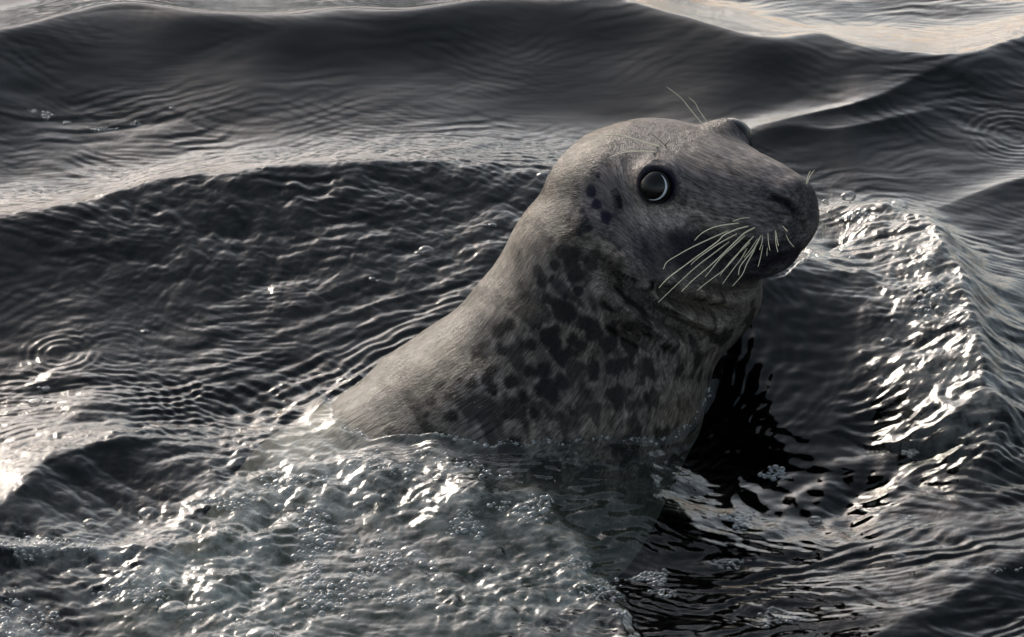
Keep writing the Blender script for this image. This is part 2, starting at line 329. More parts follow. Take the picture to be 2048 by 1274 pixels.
def _cr(xs, ys):
    xs = np.array(xs, float); ys = np.array(ys, float); m = np.gradient(ys, xs)
    def f(x):
        x = np.clip(x, xs[0], xs[-1]); i = np.clip(np.searchsorted(xs, x) - 1, 0, len(xs) - 2); h = xs[i + 1] - xs[i]; t = (x - xs[i]) / h
        return (2*t**3-3*t*t+1)*ys[i] + (t**3-2*t*t+t)*h*m[i] + (-2*t**3+3*t*t)*ys[i+1] + (t**3-t*t)*h*m[i+1]
    return f
fT, fC, fW, fB = _cr(HF, TOP), _cr(HF, CEN), _cr(HF, WID), _cr(HF, BOT)
def smin(a, b, k):
    h = np.maximum(k - np.abs(a - b), 0) / k; return np.minimum(a, b) - h * h * k * .25
def ell(q, c, r):
    p = (q - np.array(c)) / np.array(r); k0 = np.sqrt((p * p).sum(-1)); k1 = np.sqrt(((p / np.array(r)) ** 2).sum(-1))
    return k0 * (k0 - 1) / np.maximum(k1, 1e-9)
def head_sdf(q):
    f, l, u = q[..., 0], q[..., 1], q[..., 2]
    T, C, W, B = fT(f), fC(f), fW(f), fB(f)
    up = u > C; h = np.where(up, T - C, C - B); a = np.abs(l) / W; b = np.abs(u - C) / np.maximum(h, 1); n = np.where(up, 2.25, 2.1)
    r = (a ** n + b ** n) ** (1 / n)
    tb = smooth(-45, 45, u - C); hs = (C - B) * (1 - tb) + (T - C) * tb
    g = (r - 1) * np.minimum(W, hs) * .9
    g = np.maximum(g, f - 276); g = np.maximum(g, -262 - f)
    for s in (-1, 1):
        g = smin(g, ell(q, (190, 36 * s, -100), (64, 44, 50)), 30)          # whisker pads
        g = smin(g, ell(q, (-14, 106 * s, -1), (44, 34, 40)), 26)            # orbit
        g = smin(g, ell(q, (-60, 92 * s, -110), (110, 62, 80)), 40)        # cheek
    g = smin(g, ell(q, (243, 0, -36), (28, 35, 30)), 20)                   # nose pad
    g = smin(g, ell(q, (112, 0, -168), (98, 64, 52)), 34)                  # lower jaw
    return g
def P_(u, v, y): return at_y(u, v, y)
SPINE = [(np.array([-.46, -.40, -.34]), .09), (np.array([-.33, -.34, -.265]), .13), (P_(730, 1100, -.270), .160), (P_(1026, 915, -.205), .172),
         (P_(1150, 738, -.175), .137), (P_(1240, 538, -.135), .122), (P_(1276, 404, -.105), .085)]
def rcone(P, a, ra, b, rb):
    ab = b - a; L2 = ab @ ab; t = np.clip(((P - a) @ ab) / L2, 0, 1)
    return np.sqrt((((P - a) - t[..., None] * ab) ** 2).sum(-1)) - (ra + (rb - ra) * (t * t * (3 - 2 * t)))
def sph(P, c, r): return np.sqrt(((P - c) ** 2).sum(-1)) - r
THROAT = P_(1384, 574, -.152); CHEST = P_(1190, 800, -.19)
def body_sdf(P):
    d = None
    for (a, ra), (b, rb) in zip(SPINE[:-1], SPINE[1:]):
        e = rcone(P, a, ra, b, rb); d = e if d is None else smin(d, e, .03)
    d = smin(d, sph(P, THROAT, .079), .04); d = smin(d, sph(P, CHEST, .105), .06)
    return smin(d, head_sdf(head_local(P)) * HK, .030)

def hits(uv, tmax=7.4):
    uv = np.asarray(uv, float); D_ = np.array([ray(u, v) for u, v in uv]); t = np.full(len(uv), 6.1); ok = np.zeros(len(uv), bool)
    for _ in range(90):
        e = body_sdf(CAM + D_ * t[:, None]); ok |= e < .0002
        t = np.where(ok | (t > tmax), t, t + e * .8)
        if (ok | (t > tmax)).all(): break
    return CAM + D_ * t[:, None], ok
def hit(u, v):
    P, ok = hits([(u, v)]); return P[0], bool(ok[0])

# the water climbs and ripples where it meets the coat
_m = (GX > -.5) & (GX < .45) & (GY > -.65) & (GY < .12)
_P = np.stack([GX[_m], GY[_m], GZ[_m]], -1).astype(float); _d = body_sdf(_P); _dd = np.maximum(_d, 0)
_w = noise2(_P[:, 0] * 30, _P[:, 1] * 30, 301)
GZ[_m] += (.0065 * (1 + .9 * _w) * np.exp(-_dd / .009) + .0011 * np.sin(2 * np.pi * _d / .013 + 3 * _w) * np.exp(-_dd / .05) * (_d > -.01)).astype(np.float32)
idx = np.arange(nx * ny, dtype=np.int32).reshape(ny, nx)
quads = np.stack([idx[:-1, :-1], idx[:-1, 1:], idx[1:, 1:], idx[1:, :-1]], -1).reshape(-1, 4)
water = mesh_obj('water', np.stack([GX, GY, GZ], -1).reshape(-1, 3), quads, M_WATER)
ra = water.data.attributes.new('rough_water', 'FLOAT', 'POINT'); ra.data.foreach_set('value', ROUGH.astype(np.float32).ravel())
aa = water.data.attributes.new('aeration', 'FLOAT', 'POINT'); aa.data.foreach_set('value', height.aer.astype(np.float32).ravel())
tag(water, 'dark rippled sea water heaped into swells round the seal', kind='structure')

def axis3(lo, hi, flo, fhi, c, f):
    out = [lo]
    while out[-1] < hi:
        p = out[-1]; out.append(p + (f if flo - .01 < p < fhi else c))
    return np.array(out)
ax = axis3(-.56, .42, .10, .375, .0036, .0017); ay = axis3(-.62, .10, -.33, -.03, .0036, .0017); az = axis3(-.40, .40, .12, .345, .0036, .0017)
def surface_nets():
    # coarse pass marks where the surface can be, exact values only there
    st_ = 4
    cx, cy, cz = ax[::st_], ay[::st_], az[::st_]
    A = np.stack(np.meshgrid(cx, cy, cz, indexing='ij'), -1); cv = body_sdf(A.reshape(-1, 3)).reshape(A.shape[:3]).astype(np.float32)
    up = np.repeat(np.repeat(np.repeat(cv, st_, 0), st_, 1), st_, 2)[:len(ax), :len(ay), :len(az)]
    D = np.where(up > 0, np.float32(1), np.float32(-1))
    near = np.abs(up) < .027
    I = np.argwhere(near)
    for k in range(0, len(I), 400000):
        J = I[k:k + 400000]; Q = np.stack([ax[J[:, 0]], ay[J[:, 1]], az[J[:, 2]]], -1)
        D[J[:, 0], J[:, 1], J[:, 2]] = body_sdf(Q)
    S = D < 0
    c8 = [S[i:S.shape[0] - 1 + i, j:S.shape[1] - 1 + j, k:S.shape[2] - 1 + k] for i in (0, 1) for j in (0, 1) for k in (0, 1)]
    anyS = c8[0].copy(); allS = c8[0].copy()
    for c in c8[1:]: anyS |= c; allS &= c
    cells = np.argwhere(anyS & ~allS); ids = np.full(anyS.shape, -1, np.int32); ids[tuple(cells.T)] = np.arange(len(cells))
    pos = np.zeros((len(cells), 3)); cnt = np.zeros(len(cells))
    axs = (ax, ay, az)
    corner = lambda o: (D[cells[:, 0] + o[0], cells[:, 1] + o[1], cells[:, 2] + o[2]], np.stack([axs[m][cells[:, m] + o[m]] for m in range(3)], -1))
    for a in range(3):
        b, c = [m for m in range(3) if m != a]
        for ob in (0, 1):
            for oc in (0, 1):
                o0 = [0, 0, 0]; o0[b] = ob; o0[c] = oc; o1 = list(o0); o1[a] = 1
                d0, p0 = corner(o0); d1, p1 = corner(o1); m = (d0 < 0) != (d1 < 0)
                t = np.where(m, d0 / np.where(m, d0 - d1, 1), 0)[:, None]
                pos += np.where(m[:, None], p0 + (p1 - p0) * t, 0); cnt += m
    pos /= cnt[:, None]
    faces = []
    for a in range(3):
        b, c = (a + 1) % 3, (a + 2) % 3
        s0 = [slice(None)] * 3; s1 = [slice(None)] * 3; s0[a] = slice(0, -1); s1[a] = slice(1, None)
        E = np.argwhere(S[tuple(s0)] != S[tuple(s1)]); E = E[(E[:, b] > 0) & (E[:, c] > 0) & (E[:, b] < S.shape[b] - 1) & (E[:, c] < S.shape[c] - 1)]
        def cid(db, dc):
            e = E.copy(); e[:, b] -= db; e[:, c] -= dc; return ids[tuple(e.T)]
        q = np.stack([cid(1, 1), cid(0, 1), cid(0, 0), cid(1, 0)], -1)
        flip = ~S[tuple(E.T)]; q[flip] = q[flip][:, ::-1]; faces.append(q)
    return pos, np.concatenate(faces)
SV, SF = surface_nets()
def grad(P, e=.0008):
    g = np.stack([body_sdf(P + np.eye(3)[i] * e) - body_sdf(P - np.eye(3)[i] * e) for i in range(3)], -1)
    return g / np.maximum(np.linalg.norm(g, axis=-1, keepdims=True), 1e-9)
for _ in range(2):
    SN = grad(SV); SV = SV - SN * np.clip(body_sdf(SV), -.004, .004)[:, None]
SN = grad(SV)

# creases and bulges of the skin, each along a curve that lies on the body
def on_body(pts, n=6):
    P, ok = hits(spline(pts, n)); return P[ok]
def curve_dist(P, C):
    d = np.full(len(P), 9.)
    for a, b in zip(C[:-1], C[1:]):
        ab = b - a; t = np.clip(((P - a) @ ab) / (ab @ ab + 1e-12), 0, 1); d = np.minimum(d, np.sqrt(((P - a - t[:, None] * ab) ** 2).sum(1)))
    return d
def ends(P, C):
    fade = min(.025, .22 * np.linalg.norm(C[0] - C[-1]))
    return np.clip(np.minimum(np.linalg.norm(P - C[0], axis=1), np.linalg.norm(P - C[-1], axis=1)) / fade + .1, 0, 1)
CREASES = [  # points, depth (m, + = groove), half width (m)
 ([(1203,512),(1254,570),(1313,617),(1365,652),(1410,678)], .0270, .0090),
 ([(1196,552),(1266,605),(1325,648),(1391,685)], .0150, .0045),
 ([(1232,645),(1262,664),(1300,684)], .0180, .0075),
 ([(1300,568),(1348,600),(1414,622),(1455,628)], .0210, .0080),
 ([(1400,570),(1454,587),(1490,587),(1516,580)], .0110, .0050),
 ([(1214,494),(1259,539),(1311,594),(1372,634),(1440,660)], -.0120, .0080),
 ([(1198,573),(1266,627),(1325,673),(1365,698)], -.0125, .0085),
 ([(1320,548),(1372,572),(1431,594),(1470,602)], -.0070, .0075),
 ([(1528,387),(1556,397),(1580,412),(1597,436)], .0140, .0040),
 ([(1536,424),(1565,432),(1592,434)], .0040, .0026),
 ([(1550,411),(1570,421),(1584,428)], -.0030, .0050),
 ([(1600,440),(1608,455),(1602,470)], .0050, .0028),
 ([(1612,462),(1590,486),(1550,503),(1500,516),(1450,524)], .0072, .0036),
 ([(1229,386),(1236,402),(1238,418)], .0080, .0034),
 ([(1224,385),(1220,400),(1226,418)], -.0020, .0040),
 ([(1282,372),(1286,345),(1302,325),(1322,317)], -.0025, .0045),
 ([(1290,398),(1312,413),(1340,412),(1354,392)], .0018, .0022),
 ([(1176,470),(1190,520),(1182,560)], .0035, .0100),
 ([(1235,440),(1225,470),(1235,497)], .0030, .0080),
]
DISP = np.zeros(len(SV)); DARKLINE = np.zeros(len(SV))
for pts, dep, w in CREASES:
    C = on_body(pts)
    if len(C) < 2: continue
    lo = C.min(0) - w * 4; hi = C.max(0) + w * 4; m = np.where(((SV > lo) & (SV < hi)).all(1))[0]
    d = curve_dist(SV[m], C); e = ends(SV[m], C)
    DISP[m] -= dep * np.exp(-(d / w) ** 2) * e
    if w < .0041 and dep > .0075: DARKLINE[m] = np.maximum(DARKLINE[m], np.exp(-(d / (w * 1.3)) ** 2) * e)  # nostril and ear slit: dark skin, with the hole's shade painted in too
HQ = head_local(SV)
EYES = {}
def eye_axis(Q, s):
    e = np.array([.55, .72 * s, .42]); e /= np.linalg.norm(e); c = np.array([-5, s * 119., -5]); r_ = Q - c; t = r_ @ e
    return np.linalg.norm(r_ - t[:, None] * e, axis=1), t, c, e
for s in (-1, 1):
    axd, t_, c, e = eye_axis(HQ, s); EYES[s] = (c, e); side = t_ > 0
    DISP -= np.where(side, .0075 * (1 - smooth(27, 37, axd)), 0)      # lids open round the eyeball
    DISP += np.where(side, .0022 * np.exp(-((axd - 39) / 6.) ** 2), 0)
# soft unevenness of the body
DISP += .0016 * noise2(SV[:, 0] * 18 + SV[:, 2] * 9, SV[:, 1] * 18 + SV[:, 2] * 14, 91) + .0006 * noise2(SV[:, 0] * 60 + SV[:, 2] * 31, SV[:, 1] * 55 - SV[:, 2] * 40, 92)
SV = SV + SN * DISP[:, None]

# pigment: pale grey coat, dark saddle and cheek, spots on neck and flank, dark muzzle; fold shade painted in
pu, pv = to_px(SV)
f, l, u_ = HQ.T
lum = np.full(len(SV), .080)
inhead = smooth(-210, -120, f) * (body_sdf(SV) < 1) * (1 - smooth(40, 90, np.abs(head_sdf(HQ))))
headm = inhead * smooth(-260, -200, u_)
n1 = noise2(SV[:, 0] * 34 + SV[:, 1] * 21, SV[:, 2] * 26 + SV[:, 1] * 9, 95); n2 = noise2(SV[:, 0] * 80 + SV[:, 1] * 31, SV[:, 2] * 62 - SV[:, 1] * 22, 96); n3 = noise2(SV[:, 0] * 16, SV[:, 2] * 12 + SV[:, 1] * 9, 97)
n4 = noise2(SV[:, 0] * 190 + SV[:, 1] * 90, SV[:, 2] * 170 - SV[:, 1] * 60, 98)
lum = lum * (1 + .38 * n1 + .28 * n2 + .22 * n4)
dark = np.zeros(len(SV))
def blob(c, r, soft=.5):
    p = (HQ * np.array([1, 1, 1]) - np.array(c)) / np.array(r); d = np.sqrt((p * p).sum(1)) + .25 * n1 + .15 * n2
    return 1 - smooth(1 - soft, 1 + soft, d)
AB = HQ.copy(); AB[:, 1] = np.abs(AB[:, 1]); KEEP = HQ; HQ = AB
dark = np.maximum(dark, .85 * blob((15, 100, -135), (100, 90, 52), .4))       # cheek
dark = np.maximum(dark, .8 * blob((195, 40, -150), (95, 90, 45)))       # lips and chin
dark = np.maximum(dark, .62 * blob((130, 50, -170), (110, 90, 60)))
dark = np.maximum(dark, .45 * blob((268, 10, -55), (22, 60, 45)))        # nose pad
pale = 1.3 * blob((0, 118, -60), (66, 60, 30), .35) + .8 * blob((95, 90, -60), (75, 60, 40)) + .35 * blob((-50, 110, 0), (60, 60, 70))
HQ = KEEP
lidd = np.zeros(len(SV))
for s in (-1, 1):
    axd, t_, c, e = eye_axis(HQ, s); lidd = np.maximum(lidd, np.where(t_ > 0, 1 - smooth(33, 46, axd + 4 * n2), 0))
SPOTS_FOLD_SHADE = [(1000,660,13),(965,690,11),(1040,620,12),(930,735,12),(880,770,11),(1010,700,12),(1085,560,12),(1060,590,11),(1110,530,12),(1100,480,10),(1130,440,10),(1150,395,9),(975,760,13),(1045,690,11),(850,830,11),(905,830,12),(960,820,13),(1010,830,13),(1165,420,9),(1190,410,9),(1180,455,10),(1228,540,15),(1262,576,17),(1296,606,18),(1330,630,18),(1378,662,16),(1345,598,14),(1385,614,13),(1414,622,12),(1306,572,11),(1250,655,15),(1285,676,14),(1215,525,13),(1245,560,15),(1280,592,16),(1350,645,16),(1402,676,13),(1150,500,16),(1175,520,14),(1130,590,14),(1075,650,12),(1155,585,12),(1110,690,14),(1145,680,12),(985,740,14),(920,760,12),(1020,765,14),(1070,820,16),(1150,830,16),(1300,800,18),(1360,740,16),(1125,620,26),(1085,605,16),(1170,648,15),(1060,690,19),(1110,660,12),(1095,672,20),(1190,668,24),(1135,715,22),(1165,690,13),(1095,785,22),(1050,745,18),(1020,650,14),
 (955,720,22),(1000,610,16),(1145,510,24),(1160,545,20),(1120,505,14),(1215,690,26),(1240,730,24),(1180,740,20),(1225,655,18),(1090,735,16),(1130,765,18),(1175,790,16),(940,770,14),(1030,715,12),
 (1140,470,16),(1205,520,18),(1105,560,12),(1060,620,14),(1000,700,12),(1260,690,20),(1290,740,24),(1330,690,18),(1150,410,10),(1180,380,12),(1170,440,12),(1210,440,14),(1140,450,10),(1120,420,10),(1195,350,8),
 (900,790,16),(860,800,12),(985,780,14),(1045,800,16),(1240,790,22),(1290,660,16),(1210,610,14),(1040,570,12),(1075,545,12),(1250,610,12),(1320,640,12),(1400,610,14),(1440,600,12),(1270,560,12),(1345,560,16),(1090,940,30),(1180,960,34),(1020,900,26),(1260,900,28),(1120,1010,26)]  # coat spots; those along the neck folds put groove shade into the colour
_sp, _so = hits([(a_, b_) for a_, b_, c_ in SPOTS_FOLD_SHADE])
for (su, sv, sr), p, ok in zip(SPOTS_FOLD_SHADE, _sp, _so):
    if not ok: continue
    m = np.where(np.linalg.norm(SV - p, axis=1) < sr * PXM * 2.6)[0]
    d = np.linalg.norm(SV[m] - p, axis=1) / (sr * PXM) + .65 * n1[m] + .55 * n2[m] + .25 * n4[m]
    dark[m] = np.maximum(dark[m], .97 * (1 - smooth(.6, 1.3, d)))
FOLD_LIGHT = [(1214,494,13),(1236,516,12),(1259,539,12),(1285,566,12),(1311,592,12),(1342,614,12),(1372,633,13),(1405,646,12),(1436,655,12),(1198,573,13),(1232,600,12),(1266,627,13),(1296,650,12),(1325,673,13),(1358,694,13),(1340,557,12),(1372,572,13),(1402,584,13),(1431,594,13),(1462,601,12)]  # fold ridges toned paler: light on the folds put into the coat colour
_sp, _so = hits([(a_, b_) for a_, b_, c_ in FOLD_LIGHT]); ridge = np.zeros(len(SV))
for (su, sv, sr), p, ok in zip(FOLD_LIGHT, _sp, _so):
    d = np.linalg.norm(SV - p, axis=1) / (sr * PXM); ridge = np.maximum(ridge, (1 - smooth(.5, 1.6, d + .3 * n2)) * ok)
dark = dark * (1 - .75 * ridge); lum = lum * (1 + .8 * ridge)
neckm = (1 - headm) * (1 - ridge)
dark = np.maximum(dark, (.35 + .65 * neckm) * .85 * smooth(.02, .42, n1 + .6 * n2))
dark = np.maximum(dark, .5 * smooth(.18, .5, n2 + .35 * n4)); dark = np.clip(dark, 0, 1)
lum = lum * (1 + 1.1 * np.clip(pale, 0, 1.3)) * (1 - .96 * dark)
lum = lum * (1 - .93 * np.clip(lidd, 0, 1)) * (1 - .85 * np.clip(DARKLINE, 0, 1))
warm = .5 + .5 * n3
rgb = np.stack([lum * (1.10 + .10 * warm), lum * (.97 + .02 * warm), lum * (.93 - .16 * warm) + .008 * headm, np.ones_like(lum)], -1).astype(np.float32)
# fur lie: from the nose back over the head, down the neck and along the trunk
axisdir = np.zeros_like(SV); wsum = np.zeros(len(SV))
chain = [head_world((280, 0, -60)), head_world((0, 0, -60)), head_world((-150, 0, -70))] + [c for c, r in SPINE[::-1][1:]]
along = np.zeros(len(SV)); tot = 0
best = np.full(len(SV), 9.)
for a, b in zip(chain[:-1], chain[1:]):
    ab = b - a; L_ = np.linalg.norm(ab); t = np.clip(((SV - a) @ ab) / L_ ** 2, 0, 1); d = np.linalg.norm(SV - a - t[:, None] * ab, axis=1)
    w = np.exp(-d / .02); axisdir += w[:, None] * (ab / L_); wsum += w
    along += w * (tot + t * L_); tot += L_
axisdir /= wsum[:, None]; along /= wsum
FLOW = axisdir - SN * (axisdir * SN).sum(1)[:, None]; FLOW /= np.maximum(np.linalg.norm(FLOW, axis=1, keepdims=True), 1e-6)
CROSS = np.cross(SN, FLOW)
flowco = (SV * 420 - axisdir * ((SV * axisdir).sum(1) * 420 * .86)[:, None]).astype(np.float32)

seal = bpy.data.objects.new('grey_seal', None); COL.objects.link(seal)
root = np.array([SPINE[3][0][0], SPINE[3][0][1], 0.0]); seal.location = root
tag(seal, 'spotted grey seal raising its head and neck out of the water, looking over its shoulder', 'seal')
body = mesh_obj('body', SV - root, SF, M_FUR, seal)
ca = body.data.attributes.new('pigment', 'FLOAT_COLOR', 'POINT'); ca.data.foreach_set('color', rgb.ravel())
fa = body.data.attributes.new('flow', 'FLOAT_VECTOR', 'POINT'); fa.data.foreach_set('vector', flowco.ravel())

# short wet guard hairs lying back along the coat
RF = np.random.RandomState(5)
def fur_blades(count):
    A, B, C_ = SV[SF[:, 0]], SV[SF[:, 1]], SV[SF[:, 2]]
    ar = np.linalg.norm(np.cross(B - A, C_ - A), axis=1)
    cen = (A + C_) * .5; zw = water_z(cen[:, 0], cen[:, 1]); q = head_local(cen)
    keep = (cen[:, 2] > zw - .004) & (eye_axis(q, -1)[0] + 400 * (eye_axis(q, -1)[1] < 0) > 41) & (eye_axis(q, 1)[0] + 400 * (eye_axis(q, 1)[1] < 0) > 41) & (q[:, 0] < 235) & (DARKLINE[SF[:, 0]] < .15)
    pr = ar * keep; fi = RF.choice(len(SF), count, p=pr / pr.sum())
    w = RF.dirichlet((1, 1, 1, 1), count); idx4 = SF[fi]
    P = (SV[idx4] * w[..., None]).sum(1); n = SN[idx4[:, 0]]; fl = FLOW[idx4[:, 0]]; cr = CROSS[idx4[:, 0]]
    qf = head_local(P)[:, 0]; L_ = (.0026 + .0030 * RF.rand(count)) * (1 - .62 * smooth(-60, 150, qf))
    jit = RF.randn(count) * .22 + .55 * noise2(P[:, 0] * 30 + P[:, 1] * 17, P[:, 2] * 30 - P[:, 1] * 12, 201)
    dr = fl * np.cos(jit)[:, None] + cr * np.sin(jit)[:, None]; el = (.05 + .13 * RF.rand(count))[:, None]
    tip = P + (dr * np.cos(el) + n * np.sin(el)) * L_[:, None]; sd = np.cross(n, dr) * (.00022 + .00016 * RF.rand(count))[:, None]
    P = P - n * .0004
    V = np.stack([P - sd, P + sd, tip], 1).reshape(-1, 3); Fc = np.arange(count * 3).reshape(-1, 3)
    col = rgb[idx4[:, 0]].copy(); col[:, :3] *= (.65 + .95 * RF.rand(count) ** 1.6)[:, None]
    return V, Fc, np.repeat(col, 3, 0), np.repeat(flowco[idx4[:, 0]], 3, 0)
FV, FFc, FC, FFL = fur_blades(80000)
fur = mesh_obj('fur', FV - root, FFc, M_HAIR, body, False); tag(fur, kind='stuff')
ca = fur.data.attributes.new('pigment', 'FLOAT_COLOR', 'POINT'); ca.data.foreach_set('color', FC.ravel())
fa = fur.data.attributes.new('flow', 'FLOAT_VECTOR', 'POINT'); fa.data.foreach_set('vector', FFL.astype(np.float32).ravel())

# eyes
def uv_sphere(c, r, n=32, m=20):
    v = []; fc = []
    for i in range(m + 1):
        a = math.pi * i / m
        for j in range(n):
            b = 2 * math.pi * j / n; v.append((c[0] + r * math.sin(a) * math.cos(b), c[1] + r * math.sin(a) * math.sin(b), c[2] + r * math.cos(a)))
    for i in range(m):
        for j in range(n):
            fc.append((i * n + j, i * n + (j + 1) % n, (i + 1) * n + (j + 1) % n, (i + 1) * n + j))
    return np.array(v), fc
for s in (-1, 1):
    c = head_world(EYES[s][0]) - root; r = (37 if s < 0 else 45) * HK
    v, fc = uv_sphere(c, r)
    eye = mesh_obj('eye', v, fc, M_EYE, seal)
    # pale rim showing on the front and lower side of the dark iris
    g = HM.T @ np.array([.30, s * .86, .42]); g /= np.linalg.norm(g)
    e1 = np.cross(g, np.array([0, 0, 1.])); e1 /= np.linalg.norm(e1); e2 = np.cross(g, e1)
    fw = _F - g * (_F @ g); fw /= np.linalg.norm(fw); upv = _U - g * (_U @ g) - fw * (_U @ fw); upv /= np.linalg.norm(upv)
    vs = []; fs = []; n = 30
    for i in range(n + 1):
        b = math.radians(62 - 160 * i / n); tw = math.sin(math.pi * i / n) ** .7
        for k in range(4):
            a = math.radians(47 + (k / 3 - .5) * 8 * tw + 1.5)
            dd = g * math.cos(a) + (fw * math.cos(b) + upv * math.sin(b)) * math.sin(a); vs.append(c + dd * r * (1.012 if k in (1, 2) else .995))
    for i in range(n):
        for k in range(3): fs.append((i * 4 + k, i * 4 + k + 1, i * 4 + k + 5, i * 4 + k + 4))
    if s < 0: tag(mesh_obj('eye_white', vs, fs, M_SCLERA, eye), 'pale crescent along the front rim of the dark eye')

# whiskers
def tube(path, r0, r1, sides=5):
    path = np.asarray(path); n = len(path); v = []; fc = []
    for i in range(n):
        tg = path[min(i + 1, n - 1)] - path[max(i - 1, 0)]; tg /= np.linalg.norm(tg) + 1e-9
        a = np.cross(tg, [.31, .2, .93]); a /= np.linalg.norm(a); b = np.cross(tg, a); r = r0 + (r1 - r0) * i / (n - 1)
        for k in range(sides):
            q = 2 * math.pi * k / sides; v.append(path[i] + (a * math.cos(q) + b * math.sin(q)) * r)
    for i in range(n - 1):
        for k in range(sides):
            fc.append((i * sides + k, i * sides + (k + 1) % sides, (i + 1) * sides + (k + 1) % sides, (i + 1) * sides + k))
    return v, fc
WHISK = [
 [(1500,435),(1482,437),(1465,443)], [(1479,446),(1449,450),(1426,455),(1403,467),(1389,481)],
 [(1458,461),(1428,474),(1385,494),(1356,510),(1334,524),(1327,538)], [(1498,452),(1472,459),(1447,471),(1435,483),(1394,513),(1363,536),(1333,559),(1318,576)],
 [(1475,467),(1438,487),(1403,511),(1387,524),(1382,530)], [(1510,455),(1489,466),(1473,481),(1438,515),(1410,540),(1385,561),(1363,583)],
 [(1459,483),(1431,504),(1392,534),(1359,564),(1316,605)], [(1490,471),(1465,494),(1442,515),(1421,541),(1410,554)],
 [(1507,473),(1487,494),(1470,515),(1447,540),(1419,561),(1394,581)], [(1500,485),(1472,511),(1456,529),(1440,551)],
 [(1522,471),(1508,497),(1491,518),(1480,534),(1477,550)], [(1512,490),(1507,503),(1494,527),(1484,550),(1465,572)],
 [(1494,497),(1482,518),(1468,536),(1445,568)], [(1536,466),(1537,485),(1540,501)], [(1551,460),(1552,487),(1556,504)], [(1552,464),(1554,478),(1557,492)],
 [(1526,490),(1521,515),(1516,534)], [(1535,496),(1534,503),(1534,512)], [(1565,452),(1570,457),(1575,463)],
 [(1525,470),(1524,485),(1519,500)], [(1515,478),(1500,500),(1488,515)], [(1572,470),(1578,482),(1588,494)],
 [(1318,294),(1289,285),(1261,276),(1232,270),(1204,272),(1190,277)], [(1312,305),(1289,303),(1261,303),(1239,307),(1218,315)],
]
WHISKD = [[(1334,295),(1317,278),(1303,268)], [(1316,306),(1316,312),(1312,320)], [(1330,290),(1334,286),(1338,282)]]
OFFS = [  # roots hidden behind the outline: head-local root, then photo points
 ((218, 58, -84), [(1651,425),(1664,438)]), ((212, 58, -97), [(1647,447),(1651,461),(1652,475)]), ((216, 52, -106), [(1634,454),(1639,468),(1639,483)]),
 ((208, 60, -102), [(1642,450),(1646,464),(1643,483)]), ((206, 62, -78), [(1645,405),(1662,398)]), ((220, 55, -92), [(1640,440),(1645,455)]),
 ((262, 14, -20), [(1620,352),(1629,340)]), ((264, 10, -22), [(1616,352),(1621,342)]),
 ((-10, 52, 50), [(1380,218),(1360,194),(1335,175)]), ((5, 56, 48), [(1400,224),(1391,207),(1378,195)])]
def lift(pts, k):
    out = []; P0, ok = hit(*pts[0]); t0 = np.linalg.norm(P0 - CAM)
    full = spline(pts, 4); n = len(full)
    HP, HOK = hits(full)
    for i, (u, v) in enumerate(full):
        P, ok = HP[i], HOK[i]; s_ = i / (n - 1); t = t0 - k * s_ - .002 * min(1, s_ * 8)
        if ok: t = min(t, np.linalg.norm(P - CAM) - .003 - .010 * s_)
        if i == 0: t = t0 + .002
        out.append(t)
    out = np.array(out)
    for _ in range(3): out[1:-1] = (out[:-2] + out[1:-1] * 2 + out[2:]) / 4
    return [CAM + ray(u, v) * t for (u, v), t in zip(full, out)]
for lst, m, r0 in ((WHISK, M_WHISK, .00075), (WHISKD, M_WHISKD, .0007)):
    for pts in lst:
        v, fc = tube(np.array(lift(pts, .03)) - root, r0 * (1.15 if len(pts) > 3 else .75), .0003); mesh_obj('whisker', v, fc, m, seal)
for q, pts in OFFS:
    r_ = head_world(q); t = np.linalg.norm(r_ - CAM); P = [r_] + [CAM + ray(u, v) * t for u, v in pts]
    v, fc = tube(spline(P, 5) - root, .00055, .0002); mesh_obj('whisker', v, fc, M_WHISK, seal)

